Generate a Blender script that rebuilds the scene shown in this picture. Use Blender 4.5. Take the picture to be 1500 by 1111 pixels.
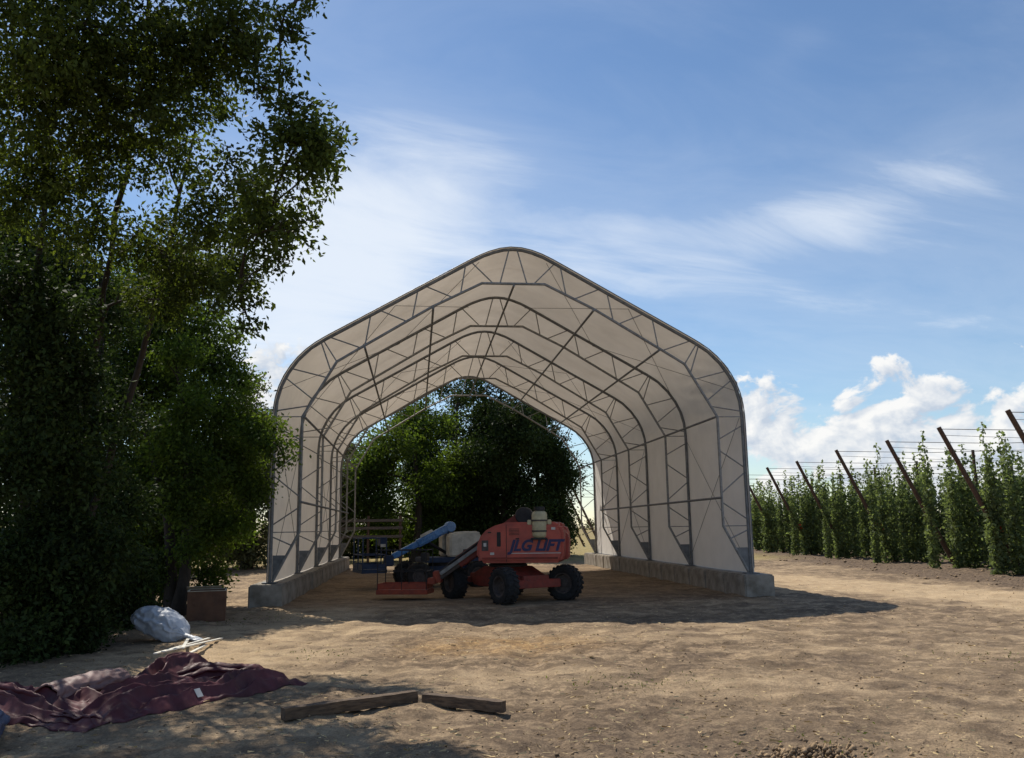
import bpy, bmesh, math, random
import numpy as np
from mathutils import Vector, Matrix, Quaternion
R = math.radians
random.seed(7)
rng = np.random.default_rng(11)
sc = bpy.context.scene
for o in list(bpy.data.objects): bpy.data.objects.remove(o)
C = sc.collection

# ------------------------------------------------------------------ camera, light, exposure
FPX, PITCH, ROLL, CAMH = 1260.9, R(9.825), R(.809), 1.8
cam = bpy.data.objects.new('camera', bpy.data.cameras.new('camera')); C.objects.link(cam)
cam.data.sensor_fit = 'HORIZONTAL'; cam.data.sensor_width = 36; cam.data.lens = FPX/1500*36
cam.data.clip_start = .05; cam.data.clip_end = 9000
cam.location = (0, 0, CAMH)
cam.rotation_mode = 'QUATERNION'
cam.rotation_quaternion = Quaternion((1,0,0), R(90)+PITCH) @ Quaternion((0,0,1), -ROLL)
sc.camera = cam
SUN_EL, SUN_AZ = R(54), R(-36)
tosun = Vector((math.sin(SUN_AZ)*math.cos(SUN_EL), math.cos(SUN_AZ)*math.cos(SUN_EL), math.sin(SUN_EL)))
sl = bpy.data.lights.new('sun', 'SUN'); sl.energy = 5.0; sl.angle = R(.53); sl.color = (1, .93, .82)
so = bpy.data.objects.new('sun', sl); C.objects.link(so); so.location = tosun*60
so.rotation_mode = 'QUATERNION'; so.rotation_quaternion = tosun.to_track_quat('Z', 'Y')
sc.view_settings.view_transform = 'Standard'; sc.view_settings.look = 'None'
sc.view_settings.gamma = 1; sc.view_settings.use_curve_mapping = False
sc.view_settings.exposure = 0.08
SKY_STRENGTH = .112
sc.cycles.max_bounces = 6; sc.cycles.diffuse_bounces = 3; sc.cycles.glossy_bounces = 2; sc.cycles.transmission_bounces = 4

class NT:
    """small node-graph helper"""
    def __init__(s, nt): s.nt = nt; s.l = nt.links
    def n(s, t, **k):
        x = s.nt.nodes.new(t)
        for a, b in k.items(): setattr(x, a, b)
        return x
    def put(s, sock, v):
        if hasattr(v, 'is_output') or isinstance(v, bpy.types.NodeSocket): s.l.new(v, sock)
        elif v is not None: sock.default_value = v
    def m(s, op, a, b=None, c=None, clamp=False):
        x = s.n('ShaderNodeMath', operation=op, use_clamp=clamp)
        for i, v in enumerate((a, b, c)):
            if v is not None: s.put(x.inputs[i], v)
        return x.outputs[0]
    def noise(s, vec, scale, detail=4, rough=.55, dist=0):
        x = s.n('ShaderNodeTexNoise'); s.put(x.inputs['Vector'], vec)
        x.inputs['Scale'].default_value = scale; x.inputs['Detail'].default_value = detail
        x.inputs['Roughness'].default_value = rough; x.inputs['Distortion'].default_value = dist
        return x.outputs[0]
    def ramp(s, v, lo, hi, a=0., b=1.):
        x = s.n('ShaderNodeMapRange', interpolation_type='SMOOTHSTEP'); s.put(x.inputs[0], v)
        x.inputs[1].default_value = lo; x.inputs[2].default_value = hi
        x.inputs[3].default_value = a; x.inputs[4].default_value = b
        return x.outputs[0]
    def mix(s, f, a, b, blend='MIX'):
        x = s.n('ShaderNodeMix', data_type='RGBA', blend_type=blend)
        s.put(x.inputs[0], f); s.put(x.inputs[6], a); s.put(x.inputs[7], b)
        return x.outputs[2]
    def comb(s, x, y, z):
        c = s.n('ShaderNodeCombineXYZ'); s.put(c.inputs[0], x); s.put(c.inputs[1], y); s.put(c.inputs[2], z)
        return c.outputs[0]

def c4(c): return (c[0], c[1], c[2], 1)

# ------------------------------------------------------------------ sky with clouds
w = bpy.data.worlds.new('World'); sc.world = w; w.use_nodes = True
g = NT(w.node_tree); w.node_tree.nodes.clear()
sky = g.n('ShaderNodeTexSky', sky_type='NISHITA', sun_disc=False)
sky.sun_elevation = SUN_EL; sky.sun_rotation = SUN_AZ
sky.air_density = 1.15; sky.dust_density = .15; sky.ozone_density = 3.0; sky.altitude = 900
tc = g.n('ShaderNodeTexCoord'); sep = g.n('ShaderNodeSeparateXYZ'); g.l.new(tc.outputs['Generated'], sep.inputs[0])
dx, dy, dz = sep.outputs
el = g.m('ARCSINE', g.m('MINIMUM', g.m('MAXIMUM', dz, -1.), 1.)); az = g.m('ARCTAN2', dx, dy)
def lobe(a, e, ra, re, tilt, wt):
    u = g.m('DIVIDE', g.m('SUBTRACT', az, R(a)), R(ra))
    v0 = g.m('SUBTRACT', g.m('SUBTRACT', el, R(e)), g.m('MULTIPLY', g.m('SUBTRACT', az, R(a)), tilt))
    v = g.m('DIVIDE', v0, R(re))
    d = g.m('ADD', g.m('MULTIPLY', u, u), g.m('MULTIPLY', v, v))
    return g.m('MULTIPLY', g.m('EXPONENT', g.m('MULTIPLY', d, -1.)), wt)
zz = g.m('ADD', g.m('MAXIMUM', dz, 0.), .10)
px_, py_ = g.m('DIVIDE', dx, zz), g.m('DIVIDE', dy, zz)
ca, sa = math.cos(R(24)), math.sin(R(24))
qx = g.m('ADD', g.m('MULTIPLY', px_, ca), g.m('MULTIPLY', py_, sa)); qy = g.m('SUBTRACT', g.m('MULTIPLY', py_, ca), g.m('MULTIPLY', px_, sa))
cv = g.comb(g.m('MULTIPLY', qx, .70), g.m('MULTIPLY', qy, 1.38), 3.7)
n1 = g.noise(cv, 1.9, 7, .60, .55)
n2 = g.noise(cv, .75, 1, .5, .3)
lob = None
for L in ((-7, 20.5, 9, 6., .1, .32), (-13, 16, 9, 6, .0, .36), (21, 19, 13, 2.6, .16, .27), (4, 18, 7, 2.5, .15, .16), (33, 15, 12, 4, .0, .16),
          (-20, 11, 12, 5, 0, .22), (20, 29, 3, 1.4, .3, .12), (25, 33, 9, 5, .0, -.24)):
    x = lobe(*L); lob = x if lob is None else g.m('ADD', lob, x)
cov = g.m('ADD', g.m('ADD', g.m('MULTIPLY', n1, .85), g.m('MULTIPLY', n2, .45)), lob)
cir = g.m('MULTIPLY', g.ramp(cov, .66, 1.20), .88)
veil = g.m('MULTIPLY', g.ramp(cov, .42, .95), .20)
cirf = g.m('MAXIMUM', cir, veil)
# low cumulus bank
cuv = g.comb(g.m('MULTIPLY', az, 17.), g.m('MULTIPLY', el, 23.), 1.3)
m1 = g.noise(cuv, 1., 6, .58, .25)
cuv2 = g.comb(g.m('MULTIPLY', g.m('ADD', az, R(-.4)), 17.), g.m('MULTIPLY', g.m('ADD', el, R(.6)), 23.), 1.3)
m2 = g.noise(cuv2, 1., 4, .55, .25)
env = g.m('ADD', g.m('ADD', lobe(22.5, 4.4, 7.0, 4.6, .05, .54), lobe(13.2, 6.0, 5, 2.6, 0, .44)), g.m('ADD', lobe(31, 4.4, 5, 4.2, 0, .40), lobe(-15, 10, 4.5, 2.4, .2, .48)))
rest = g.m('MULTIPLY', g.ramp(g.m('ABSOLUTE', az), R(38), R(50)), lobe(0, 5.5, 4000, 4.2, 0, .46))
env = g.m('ADD', env, rest)
dens = g.m('ADD', env, g.m('MULTIPLY', g.m('SUBTRACT', m1, .5), 1.5))
cuf = g.m('MULTIPLY', g.m('MULTIPLY', g.ramp(dens, .26, .40), .95), g.ramp(el, R(12), R(18), 1., 0.))
rel = g.m('ADD', .55, g.m('MULTIPLY', g.m('SUBTRACT', m1, m2), 4.2), clamp=True)
cucol = g.mix(rel, (.60, .68, .80, 1), (1.06, 1.05, 1.03, 1))
lp = g.n('ShaderNodeHueSaturation'); g.l.new(sky.outputs[0], lp.inputs['Color']); lp.inputs['Saturation'].default_value = 1.05
col = g.mix(cirf, lp.outputs[0], tuple(v/SKY_STRENGTH for v in (.80, .86, .94))+(1,))
cs = g.n('ShaderNodeVectorMath', operation='SCALE'); g.l.new(cucol, cs.inputs[0]); cs.inputs['Scale'].default_value = .88/SKY_STRENGTH
col = g.mix(cuf, col, cs.outputs[0])
bg = g.n('ShaderNodeBackground'); g.l.new(col, bg.inputs[0]); bg.inputs[1].default_value = SKY_STRENGTH
ow = g.n('ShaderNodeOutputWorld'); g.l.new(bg.outputs[0], ow.inputs[0])

# ------------------------------------------------------------------ helpers
def ray(px, py):
    X, Y = (px-750)/FPX, (555.5-py)/FPX
    c, s = math.cos(ROLL), math.sin(ROLL)
    X, Y = X*c+Y*s, -X*s+Y*c
    return Vector((X, math.cos(PITCH)-Y*math.sin(PITCH), math.sin(PITCH)+Y*math.cos(PITCH)))
def at(px, py, depth):                      # the point of a pixel's ray that lies `depth` metres ahead
    d = ray(px, py); return d*(depth/d.y)+Vector((0, 0, CAMH))
def ground_at(px, py):
    d = ray(px, py); return d*(-CAMH/d.z)+Vector((0, 0, CAMH))

def tag(o, label=None, cat=None, group=None, kind=None):
    for k, v in (('label', label), ('category', cat), ('group', group), ('kind', kind)):
        if v: o[k] = v
    return o
def empty(name, loc=(0,0,0), rz=0):
    o = bpy.data.objects.new(name, None); C.objects.link(o); o.location = loc; o.rotation_euler = (0, 0, rz)
    o.empty_display_size = .2
    return o
def link(name, me, m, parent=None, loc=None):
    if m is not None and not me.materials: me.materials.append(m)
    o = bpy.data.objects.new(name, me); C.objects.link(o)
    if parent is not None: o.parent = parent
    if loc is not None: o.location = loc
    return o
def np_mesh(name, v, f, smooth=False):
    v = np.asarray(v, np.float32); f = np.asarray(f, np.int32); k = f.shape[1]
    me = bpy.data.meshes.new(name)
    me.vertices.add(len(v)); me.vertices.foreach_set('co', v.ravel())
    me.loops.add(f.size); me.loops.foreach_set('vertex_index', f.ravel())
    me.polygons.add(len(f)); me.polygons.foreach_set('loop_start', np.arange(0, f.size, k, dtype=np.int32))
    me.update(calc_edges=True)
    if smooth: me.polygons.foreach_set('use_smooth', np.ones(len(f), bool))
    return me

class MB:
    def __init__(s, M=None): s.v = []; s.f = []; s.M = M or Matrix()
    def add(s, vs, fs):
        b = len(s.v); s.v += [tuple(s.M @ Vector(v)) for v in vs]; s.f += [tuple(i+b for i in f) for f in fs]; return s
    def box(s, c, d, rot=None):
        m = Matrix.Translation(c) @ (rot.to_4x4() if rot is not None else Matrix())
        vs = [m @ Vector((x*d[0]/2, y*d[1]/2, z*d[2]/2)) for x in (-1,1) for y in (-1,1) for z in (-1,1)]
        return s.add(vs, [(0,1,3,2),(4,6,7,5),(0,4,5,1),(2,3,7,6),(0,2,6,4),(1,5,7,3)])
    def bar(s, p, q, wd, ht, up=(0,0,1)):
        p, q = Vector(p), Vector(q); d = (q-p); L = d.length; d.normalize()
        sd = d.cross(Vector(up)); sd.normalize(); u = sd.cross(d)
        return s.box((p+q)/2, (L, wd, ht), Matrix((d, sd, u)).transposed())
    def sweep(s, pts, rad, n=8, caps=True):
        pts = [Vector(p) for p in pts]; N = len(pts)
        if not hasattr(rad, '__len__'): rad = [rad]*N
        ts = []
        for i in range(N):
            a = pts[max(i-1,0)]; b = pts[min(i+1,N-1)]; t = b-a; t.normalize(); ts.append(t)
        up = Vector((0,0,1)) if abs(ts[0].z) < .9 else Vector((0,1,0))
        nx = ts[0].cross(up); nx.normalize()
        vs = []; fs = []
        for i in range(N):
            nx = nx - ts[i]*nx.dot(ts[i]); nx.normalize(); ny = ts[i].cross(nx)
            for k in range(n):
                a = 2*math.pi*k/n; vs.append(pts[i]+(nx*math.cos(a)+ny*math.sin(a))*rad[i])
        for i in range(N-1):
            for k in range(n):
                a = i*n+k; b = i*n+(k+1)%n; fs.append((a, b, b+n, a+n))
        if caps: fs += [tuple(range(n-1,-1,-1)), tuple((N-1)*n+k for k in range(n))]
        return s.add(vs, fs)
    def tube(s, p, q, r, r2=None, n=8): return s.sweep([p, q], [r, r if r2 is None else r2], n)
    def prism(s, prof, y0, y1):               # profile in x,z, pushed along y
        n = len(prof)
        vs = [(x, y0, z) for x, z in prof]+[(x, y1, z) for x, z in prof]
        fs = [(i, (i+1)%n, n+(i+1)%n, n+i) for i in range(n)]+[tuple(range(n-1,-1,-1)), tuple(range(n, 2*n))]
        return s.add(vs, fs)
    def lathe(s, prof, n=24):                 # profile (r, axial y) round the y axis
        k = len(prof); vs = []; fs = []
        for i in range(n):
            a = 2*math.pi*i/n
            vs += [(r*math.cos(a), y, r*math.sin(a)) for r, y in prof]
        for i in range(n):
            j = (i+1)%n
            for q in range(k-1): fs.append((i*k+q, i*k+q+1, j*k+q+1, j*k+q))
        return s.add(vs, fs)
    def mesh(s, name, bevel=0, smooth=False, seg=2):
        me = bpy.data.meshes.new(name); me.from_pydata(s.v, [], s.f)
        bm = bmesh.new(); bm.from_mesh(me); bmesh.ops.recalc_face_normals(bm, faces=bm.faces)
        if bevel:
            ed = [e for e in bm.edges if len(e.link_faces) == 2 and e.calc_face_angle(0) > .5]
            bmesh.ops.bevel(bm, geom=ed, offset=bevel, segments=seg, affect='EDGES', clamp_overlap=True)
        if smooth:
            for f in bm.faces: f.smooth = True
            for e in bm.edges:
                if len(e.link_faces) == 2 and e.calc_face_angle(0) > .7: e.smooth = False
        bm.to_mesh(me); bm.free(); return me
    def build(s, name, m, parent=None, bevel=0, smooth=False, seg=2, loc=None):
        return link(name, s.mesh(name, bevel, smooth, seg), m, parent, loc)

# value noise for shapes
def vn(x, y, seed=0):
    x = np.asarray(x, float); y = np.asarray(y, float)
    xi, yi = np.floor(x), np.floor(y); fx, fy = x-xi, y-yi
    fx = fx*fx*(3-2*fx); fy = fy*fy*(3-2*fy)
    def hsh(a, b):
        t = np.sin(a*127.1+b*311.7+seed*74.7)*43758.5453; return t-np.floor(t)
    return (hsh(xi,yi)*(1-fx)+hsh(xi+1,yi)*fx)*(1-fy)+(hsh(xi,yi+1)*(1-fx)+hsh(xi+1,yi+1)*fx)*fy
def fbm(x, y, o=4, seed=0):
    a = 0; am = .5; t = 0
    for i in range(o): a = a+am*vn(x*2**i+i*17.3, y*2**i-i*9.1, seed+i); t += am; am *= .55
    return a/t

# ------------------------------------------------------------------ materials
def mat(name, col, rough=.8, var=.25, scale=6, bump=0, bscale=40, metal=0, col2=None, spec=.4, trans=None, island=0, coord='Object', stretch=None, detail=6, coat=0):
    m = bpy.data.materials.new(name); m.use_nodes = True; g = NT(m.node_tree); m.node_tree.nodes.clear()
    out = g.n('ShaderNodeOutputMaterial'); p = g.n('ShaderNodeBsdfPrincipled')
    t = g.n('ShaderNodeTexCoord').outputs[coord]
    if stretch:
        mp = g.n('ShaderNodeMapping'); mp.inputs['Scale'].default_value = stretch; g.l.new(t, mp.inputs[0]); t = mp.outputs[0]
    nz = g.ramp(g.noise(t, scale, detail, .6), .3, .7)
    c2 = col2 or tuple(v*(1-var) for v in col); c1 = col if col2 else tuple(min(1, v*(1+var*.6)) for v in col)
    cc = g.mix(nz, c4(c2), c4(c1))
    if island:
        ri = g.n('ShaderNodeNewGeometry').outputs['Random Per Island']
        cc = g.mix(1., cc, g.mix(ri, c4((1-island,)*3), c4((1+island,1+island*.9,1+island*.5))), 'MULTIPLY')
    g.l.new(cc, p.inputs['Base Color'])
    g.put(p.inputs['Roughness'], g.ramp(g.noise(t, scale*2.3, 3), .2, .8, max(0, rough-.12), min(1, rough+.1)))
    p.inputs['Metallic'].default_value = metal; p.inputs['Specular IOR Level'].default_value = spec
    if coat: p.inputs['Coat Weight'].default_value = coat
    if bump:
        b = g.n('ShaderNodeBump'); b.inputs['Strength'].default_value = bump; b.inputs['Distance'].default_value = .02
        g.l.new(g.noise(t, bscale, 4, .6), b.inputs['Height']); g.l.new(b.outputs[0], p.inputs['Normal'])
    sh = p.outputs[0]
    if trans:
        f, tcol = trans
        tr = g.n('ShaderNodeBsdfTranslucent'); g.l.new(g.mix(1., cc, c4(tcol), 'MULTIPLY'), tr.inputs[0])
        mx = g.n('ShaderNodeMixShader'); mx.inputs[0].default_value = f
        g.l.new(sh, mx.inputs[1]); g.l.new(tr.outputs[0], mx.inputs[2]); sh = mx.outputs[0]
    g.l.new(sh, out.inputs[0]); return m

M = {}
M['steel']   = mat('galvanised_steel', (.25,.25,.245), .6, .25, 9, metal=.25, spec=.4)
M['steel_d'] = mat('weathered_steel', (.17,.175,.18), .6, .3, 9, metal=.25)
M['plate']   = mat('grey_plate', (.17,.18,.19), .6, .3, 5, metal=.4)
M['cable']   = mat('cable', (.16,.15,.14), .6, .2)
M['fabric']  = mat('white_fabric', (.78,.75,.70), .65, .05, 1.6, bump=.12, bscale=3., trans=(.20,(1.0,.90,.78)), spec=.25)
fg = NT(M['fabric'].node_tree); fx = next(n for n in M['fabric'].node_tree.nodes if n.type == 'MIX_SHADER')
fo = fg.n('ShaderNodeTexCoord').outputs['Object']; fs_ = fg.n('ShaderNodeSeparateXYZ'); fg.l.new(fo, fs_.inputs[0])
ov = fg.m('ABSOLUTE', fg.m('SUBTRACT', fg.m('FRACT', fg.m('DIVIDE', fg.m('ADD', fs_.outputs[1], .81), 4.865/3)), .5))
ov = fg.ramp(ov, .012, .020, .72, 1.); st = fg.ramp(fg.noise(fo, .55, 6, .65, .6), .25, .75, .86, 1.12)
fg.l.new(fg.m('MULTIPLY', fg.m('MULTIPLY', ov, st), .21), fx.inputs[0])
M['concrete']= mat('concrete', (.33,.30,.255), .92, .3, 3.2, bump=.5, bscale=28, col2=(.17,.145,.115), detail=9)
M['red']     = mat('faded_red_paint', (.46,.075,.048), .45, .35, 2.8, col2=(.30,.052,.038), spec=.45, detail=9)
M['reddk']   = mat('dusty_red_paint', (.26,.040,.026), .7, .4, 5, col2=(.15,.035,.024))
M['orange']  = mat('orange_red_paint', (.36,.062,.028), .6, .35, 5, col2=(.20,.04,.025))
M['blue']    = mat('blue_paint', (.05,.17,.40), .28, .25, 4, spec=.6)
M['bluedk']  = mat('dark_blue_paint', (.012,.028,.07), .55, .3, 5)
M['rubber']  = mat('tyre_rubber', (.018,.018,.019), .85, .4, 8, bump=.3, bscale=30)
M['rim']     = mat('rim_paint', (.075,.06,.055), .7, .4, 8)
M['black']   = mat('black_parts', (.014,.014,.016), .6, .3)
M['beige']   = mat('beige_tank_paint', (.47,.41,.25), .5, .2, 6)
M['pale']    = mat('pale_hood', (.50,.47,.40), .5, .25, 4)
M['decal']   = mat('navy_decal', (.018,.02,.085), .5, .1)
M['decalw']  = mat('white_decal', (.55,.52,.48), .6, .15)
M['wood']    = mat('weathered_timber', (.17,.115,.072), .85, .4, 5, bump=.6, bscale=30, stretch=(1.5,9,9), col2=(.065,.044,.030))
M['pole']    = mat('hop_pole_wood', (.125,.070,.042), .9, .4, 6, bump=.4, bscale=25, stretch=(6,6,1.), col2=(.055,.035,.025))
M['lath']    = mat('white_lath', (.72,.69,.60), .6, .15, 4)
M['rail']    = mat('grey_rail_wood', (.12,.10,.085), .9, .4, 5, stretch=(1,8,8))
M['box']     = mat('brown_box', (.165,.085,.050), .85, .35, 4, bump=.2, bscale=18, col2=(.10,.052,.034))
M['boxrim']  = mat('pale_box_rim', (.46,.40,.30), .8, .25, 6)
M['vinyl']   = mat('burgundy_vinyl', (.085,.018,.023), .6, .35, 2.5, bump=.15, bscale=14, spec=.3)
M['vinylin'] = mat('pale_vinyl_backing', (.19,.11,.10), .6, .3, 4)
M['bluetarp']= mat('dark_blue_tarp', (.045,.06,.11), .5, .4, 4, bump=.3, bscale=14)
M['bag']     = mat('white_sack', (.60,.64,.70), .45, .18, 5, bump=.5, bscale=9, trans=(.25,(.9,.95,1.)))
M['flag']    = mat('orange_flag', (.62,.09,.03), .6, .15, trans=(.3,(1,.8,.6)))
M['bark']    = mat('bark', (.045,.035,.027), .95, .45, 7, bump=.7, bscale=22, stretch=(3,3,.8), col2=(.03,.024,.018))
def leafmat(name, col, tcol, f=.38, isl=.45): return mat(name, col, .65, .35, .7, trans=(f, tcol), island=isl, spec=.12, detail=2)
M['leaf']   = leafmat('leaf_green', (.060,.098,.026), (2.4,2.3,.8), .44)
M['leaf2']  = leafmat('leaf_olive', (.058,.084,.024), (2.0,1.9,.7))
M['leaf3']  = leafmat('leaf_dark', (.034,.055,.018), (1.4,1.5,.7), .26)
M['leafo']  = leafmat('leaf_grey_olive', (.115,.125,.068), (1.2,1.2,.8), .3)
M['hop']    = leafmat('hop_leaf', (.145,.185,.095), (1.6,1.65,.9), .46)
M['weed']   = leafmat('weed', (.09,.12,.035), (1.5,1.5,.7))
M['straw']  = mat('straw', (.48,.37,.21), .9, .3, 9, island=.35)
M['clod']   = mat('clod', (.27,.19,.12), .95, .4, 9, island=.4)

# ground: soil colour follows the soil type, and the building's floor shade, painted into the mesh by position
m = bpy.data.materials.new('soil'); m.use_nodes = True; g = NT(m.node_tree); m.node_tree.nodes.clear()
out = g.n('ShaderNodeOutputMaterial'); p = g.n('ShaderNodeBsdfPrincipled')
at_ = g.n('ShaderNodeAttribute', attribute_name='soil'); sp_ = g.n('ShaderNodeSeparateColor'); g.l.new(at_.outputs['Color'], sp_.inputs[0])
pos = g.n('ShaderNodeNewGeometry').outputs['Position']
fn = g.noise(pos, 9, 8, .68); fm = g.noise(pos, 2.1, 6, .62, .4); ff = g.noise(pos, 46, 5, .65)
base = g.mix(g.ramp(fm, .38, .62), (.160,.113,.072,1), (.40,.290,.182,1))
base = g.mix(g.ramp(fn, .42, .60), g.mix(.62, base, (.105,.076,.052,1)), base)
packed = g.mix(g.ramp(fm, .3, .7), (.42,.305,.185,1), (.52,.39,.245,1))
mulch_shade = g.mix(g.ramp(fn, .35, .65), (.085,.060,.044,1), (.21,.152,.10,1))
grass = g.mix(g.ramp(fm, .35, .65), (.36,.27,.115,1), (.22,.19,.085,1))
straw = g.mix(g.ramp(fn, .4, .65), (.24,.14,.065,1), (.50,.31,.125,1))
c = g.mix(sp_.outputs[0], base, packed); c = g.mix(sp_.outputs[1], c, mulch_shade); c = g.mix(sp_.outputs[2], c, straw)
far = g.n('ShaderNodeAttribute', attribute_name='field'); c = g.mix(far.outputs['Fac'], c, grass)
c = g.mix(1., c, g.mix(g.ramp(ff, .3, .7), (.70,.70,.70,1), (1.2,1.19,1.17,1)), 'MULTIPLY')
g.l.new(c, p.inputs['Base Color']); p.inputs['Roughness'].default_value = .95; p.inputs['Specular IOR Level'].default_value = .15
b = g.n('ShaderNodeBump'); b.inputs['Strength'].default_value = .9; b.inputs['Distance'].default_value = .05
g.l.new(g.m('ADD', g.m('MULTIPLY', fn, .7), g.m('MULTIPLY', ff, .45)), b.inputs['Height']); g.l.new(b.outputs[0], p.inputs['Normal'])
g.l.new(p.outputs[0], out.inputs[0]); M['soil'] = m

# ------------------------------------------------------------------ ground
BX, BY, BYAW, SP = .075, 22.058, R(6.41), 4.865          # fabric building: front centre, turn, bay length
LEN = 4*SP
def inside(x, y, mg=0):
    x = np.asarray(x)-BX; y = np.asarray(y)-BY
    u = x*math.cos(BYAW)+y*math.sin(BYAW); v = -x*math.sin(BYAW)+y*math.cos(BYAW)
    return np.clip((7.2+mg-np.abs(u))/1., 0, 1)*np.clip((v+1.2)/1., 0, 1)*np.clip((LEN+1.5-v)/1., 0, 1)
def gh(x, y):
    x = np.asarray(x, float); y = np.asarray(y, float)
    amp = 1-.82*inside(x, y)
    near = np.clip(1-(y-45)/60, 0, 1)
    h = (fbm(x*.35, y*.35, 3, 3)-.5)*.10 + (fbm(x*1.5, y*1.5, 3, 5)-.5)*.085 + (fbm(x*5.5, y*5.5, 3, 9)-.5)*.075
    rut = np.exp(-((x-9.6-.28*(24-y))/.33)**2)+np.exp(-((x-11.5-.28*(24-y))/.33)**2)
    h = h-.05*rut*np.clip((26-y)/8, 0, 1)
    u_ = np.abs((x-BX)*math.cos(BYAW)+(y-BY)*math.sin(BYAW)); v_ = -(x-BX)*math.sin(BYAW)+(y-BY)*math.cos(BYAW)
    berm = np.exp(-((u_-6.13)/.62)**2)*np.clip((v_+1.3)/.5, 0, 1)*np.clip((LEN+1.3-v_)/.5, 0, 1)*(.02+.16*np.clip(fbm(x*1.7, y*1.7, 3, 77)-.28, 0, 1))
    for k in range(4):                                     # wheel ruts leading out of the building
        x0 = (-2.6, -.9, 1.1, 2.9)[k]; sl_ = (.12, .12, -.16, -.16)[k]
        h = h-.030*np.exp(-((x-x0-sl_*(20-y)-.25*np.sin(y*.5+k))/.2)**2)*np.clip((21-y)/2, 0, 1)
    strip = np.clip((x-13.4)/1.2, 0, 1)*np.clip((fbm(x*2.2, y*2.2, 3, 21)-.3)*1.2, 0, 1)
    return h*amp*near+strip*.13*near+berm
def ghs(x, y): return float(gh(np.array([x]), np.array([y]))[0])
xs = np.concatenate([-12-np.geomspace(.15, 3500, 26)[::-1], np.linspace(-12, 20, 400), 20+np.geomspace(.15, 3500, 26)])
ys = [-60, -20, -8, -3, 0, 2, 3, 4]
while ys[-1] < 60: ys.append(ys[-1]*1.0075+.004)
while ys[-1] < 5000: ys.append(ys[-1]*1.14)
ys = np.array(ys); GX, GY = np.meshgrid(xs, ys); nx_, ny_ = len(xs), len(ys)
GZ = gh(GX, GY)
idx = np.arange(nx_*ny_).reshape(ny_, nx_)
F = np.stack([idx[:-1,:-1], idx[:-1,1:], idx[1:,1:], idx[1:,:-1]], -1).reshape(-1, 4)
gme = np_mesh('ground', np.stack([GX, GY, GZ], -1).reshape(-1, 3), F, True)
wob = (fbm(GX*.8, GY*.8, 4, 31)-.5)
road = np.clip(1-np.abs(GX-10.6-.30*(24-GY)+wob*2.5)/2.6, 0, 1)*np.clip((34-GY)/6, 0, 1)*np.clip((GY-10)/6, 0, 1)
leftp = np.exp(-((GX+4.6+wob*2.2-.05*(GY-16))/1.5)**2)*np.clip((GY-11.0+wob*3)/1.5, 0, 1)*np.clip((23-GY)/3, 0, 1)
packd = np.clip(road*1.7, 0, 1)+leftp*.95+.55*np.clip(fbm(GX*.45, GY*.9, 4, 41)*2.5-1.0, 0, 1)
tr_ = np.zeros_like(GX)
for x0, k0, q0 in ((-2.6,.10,.010),(-.9,.10,.010),(1.3,-.22,-.012),(3.1,-.22,-.012),(2.0,-.55,-.02),(3.6,-.55,-.02)):
    dd = (20.5-GY); tr_ = np.maximum(tr_, np.exp(-((GX-x0+k0*dd+q0*dd*dd)/.17)**2)*np.clip(dd, 0, 1)*np.clip(fbm(GX*1.3, GY*1.3, 3, 88)*3-.9, 0, 1))
packd = np.clip(packd+.35*np.clip(fbm(GX*1.4, GY*2.4, 4, 42)*4-2.1, 0, 1), 0, 1)
mul_shade = np.clip((GX-13.1+wob*1.6)/.9, 0, 1)*np.clip(1-(GX-60)/10, 0, 1)
mul_shade = np.maximum(mul_shade, .85*np.exp(-(((GX-1.2+wob*2)/2.4)**2+((GY-7.6+wob*1.5)/1.5)**2)))
mul_shade = np.maximum(mul_shade, .45*np.clip(fbm(GX*.9, GY*1.6, 4, 51)*3-1.75, 0, 1))
mul_shade = np.maximum(mul_shade, .75*np.clip((-5.6-GX+wob*2)/1., 0, 1)*np.clip((17-GY)/2, 0, 1))
mul_shade = np.maximum(mul_shade, .35*inside(GX, GY)); mul_shade = np.maximum(mul_shade, .8*tr_)  # floor inside the building painted darker to deepen its shade; wheel tracks darker too
mul_shade = np.maximum(mul_shade, .85*np.clip(fbm(GX*1.9, GY*3.4, 5, 53)*5-2.75, 0, 1)*np.clip((13.5-GX)/2,0,1)*(1-.7*np.clip(road*1.7,0,1)))
stw = .85*np.clip(1-np.abs((GX+.1+wob*1.5)/2.2), 0, 1)*np.exp(-((GY-14.2+wob*1.6)/1.1)**2)*np.clip(fbm(GX*3, GY*3, 3, 61)*3-.5, 0, 1)
fld = np.clip((GY-44+wob*3)/4, 0, 1)*np.clip((16-GX)/3, 0, 1)
fld = np.maximum(fld, np.clip((GY-90)/20, 0, 1)*.8)
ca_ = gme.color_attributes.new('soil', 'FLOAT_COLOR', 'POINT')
ca_.data.foreach_set('color', np.stack([packd, mul_shade, stw, np.ones_like(mul_shade)], -1).astype(np.float32).ravel())
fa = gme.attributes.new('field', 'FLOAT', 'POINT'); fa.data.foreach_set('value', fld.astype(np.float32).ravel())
tag(link('ground', gme, M['soil']), kind='structure')

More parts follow.
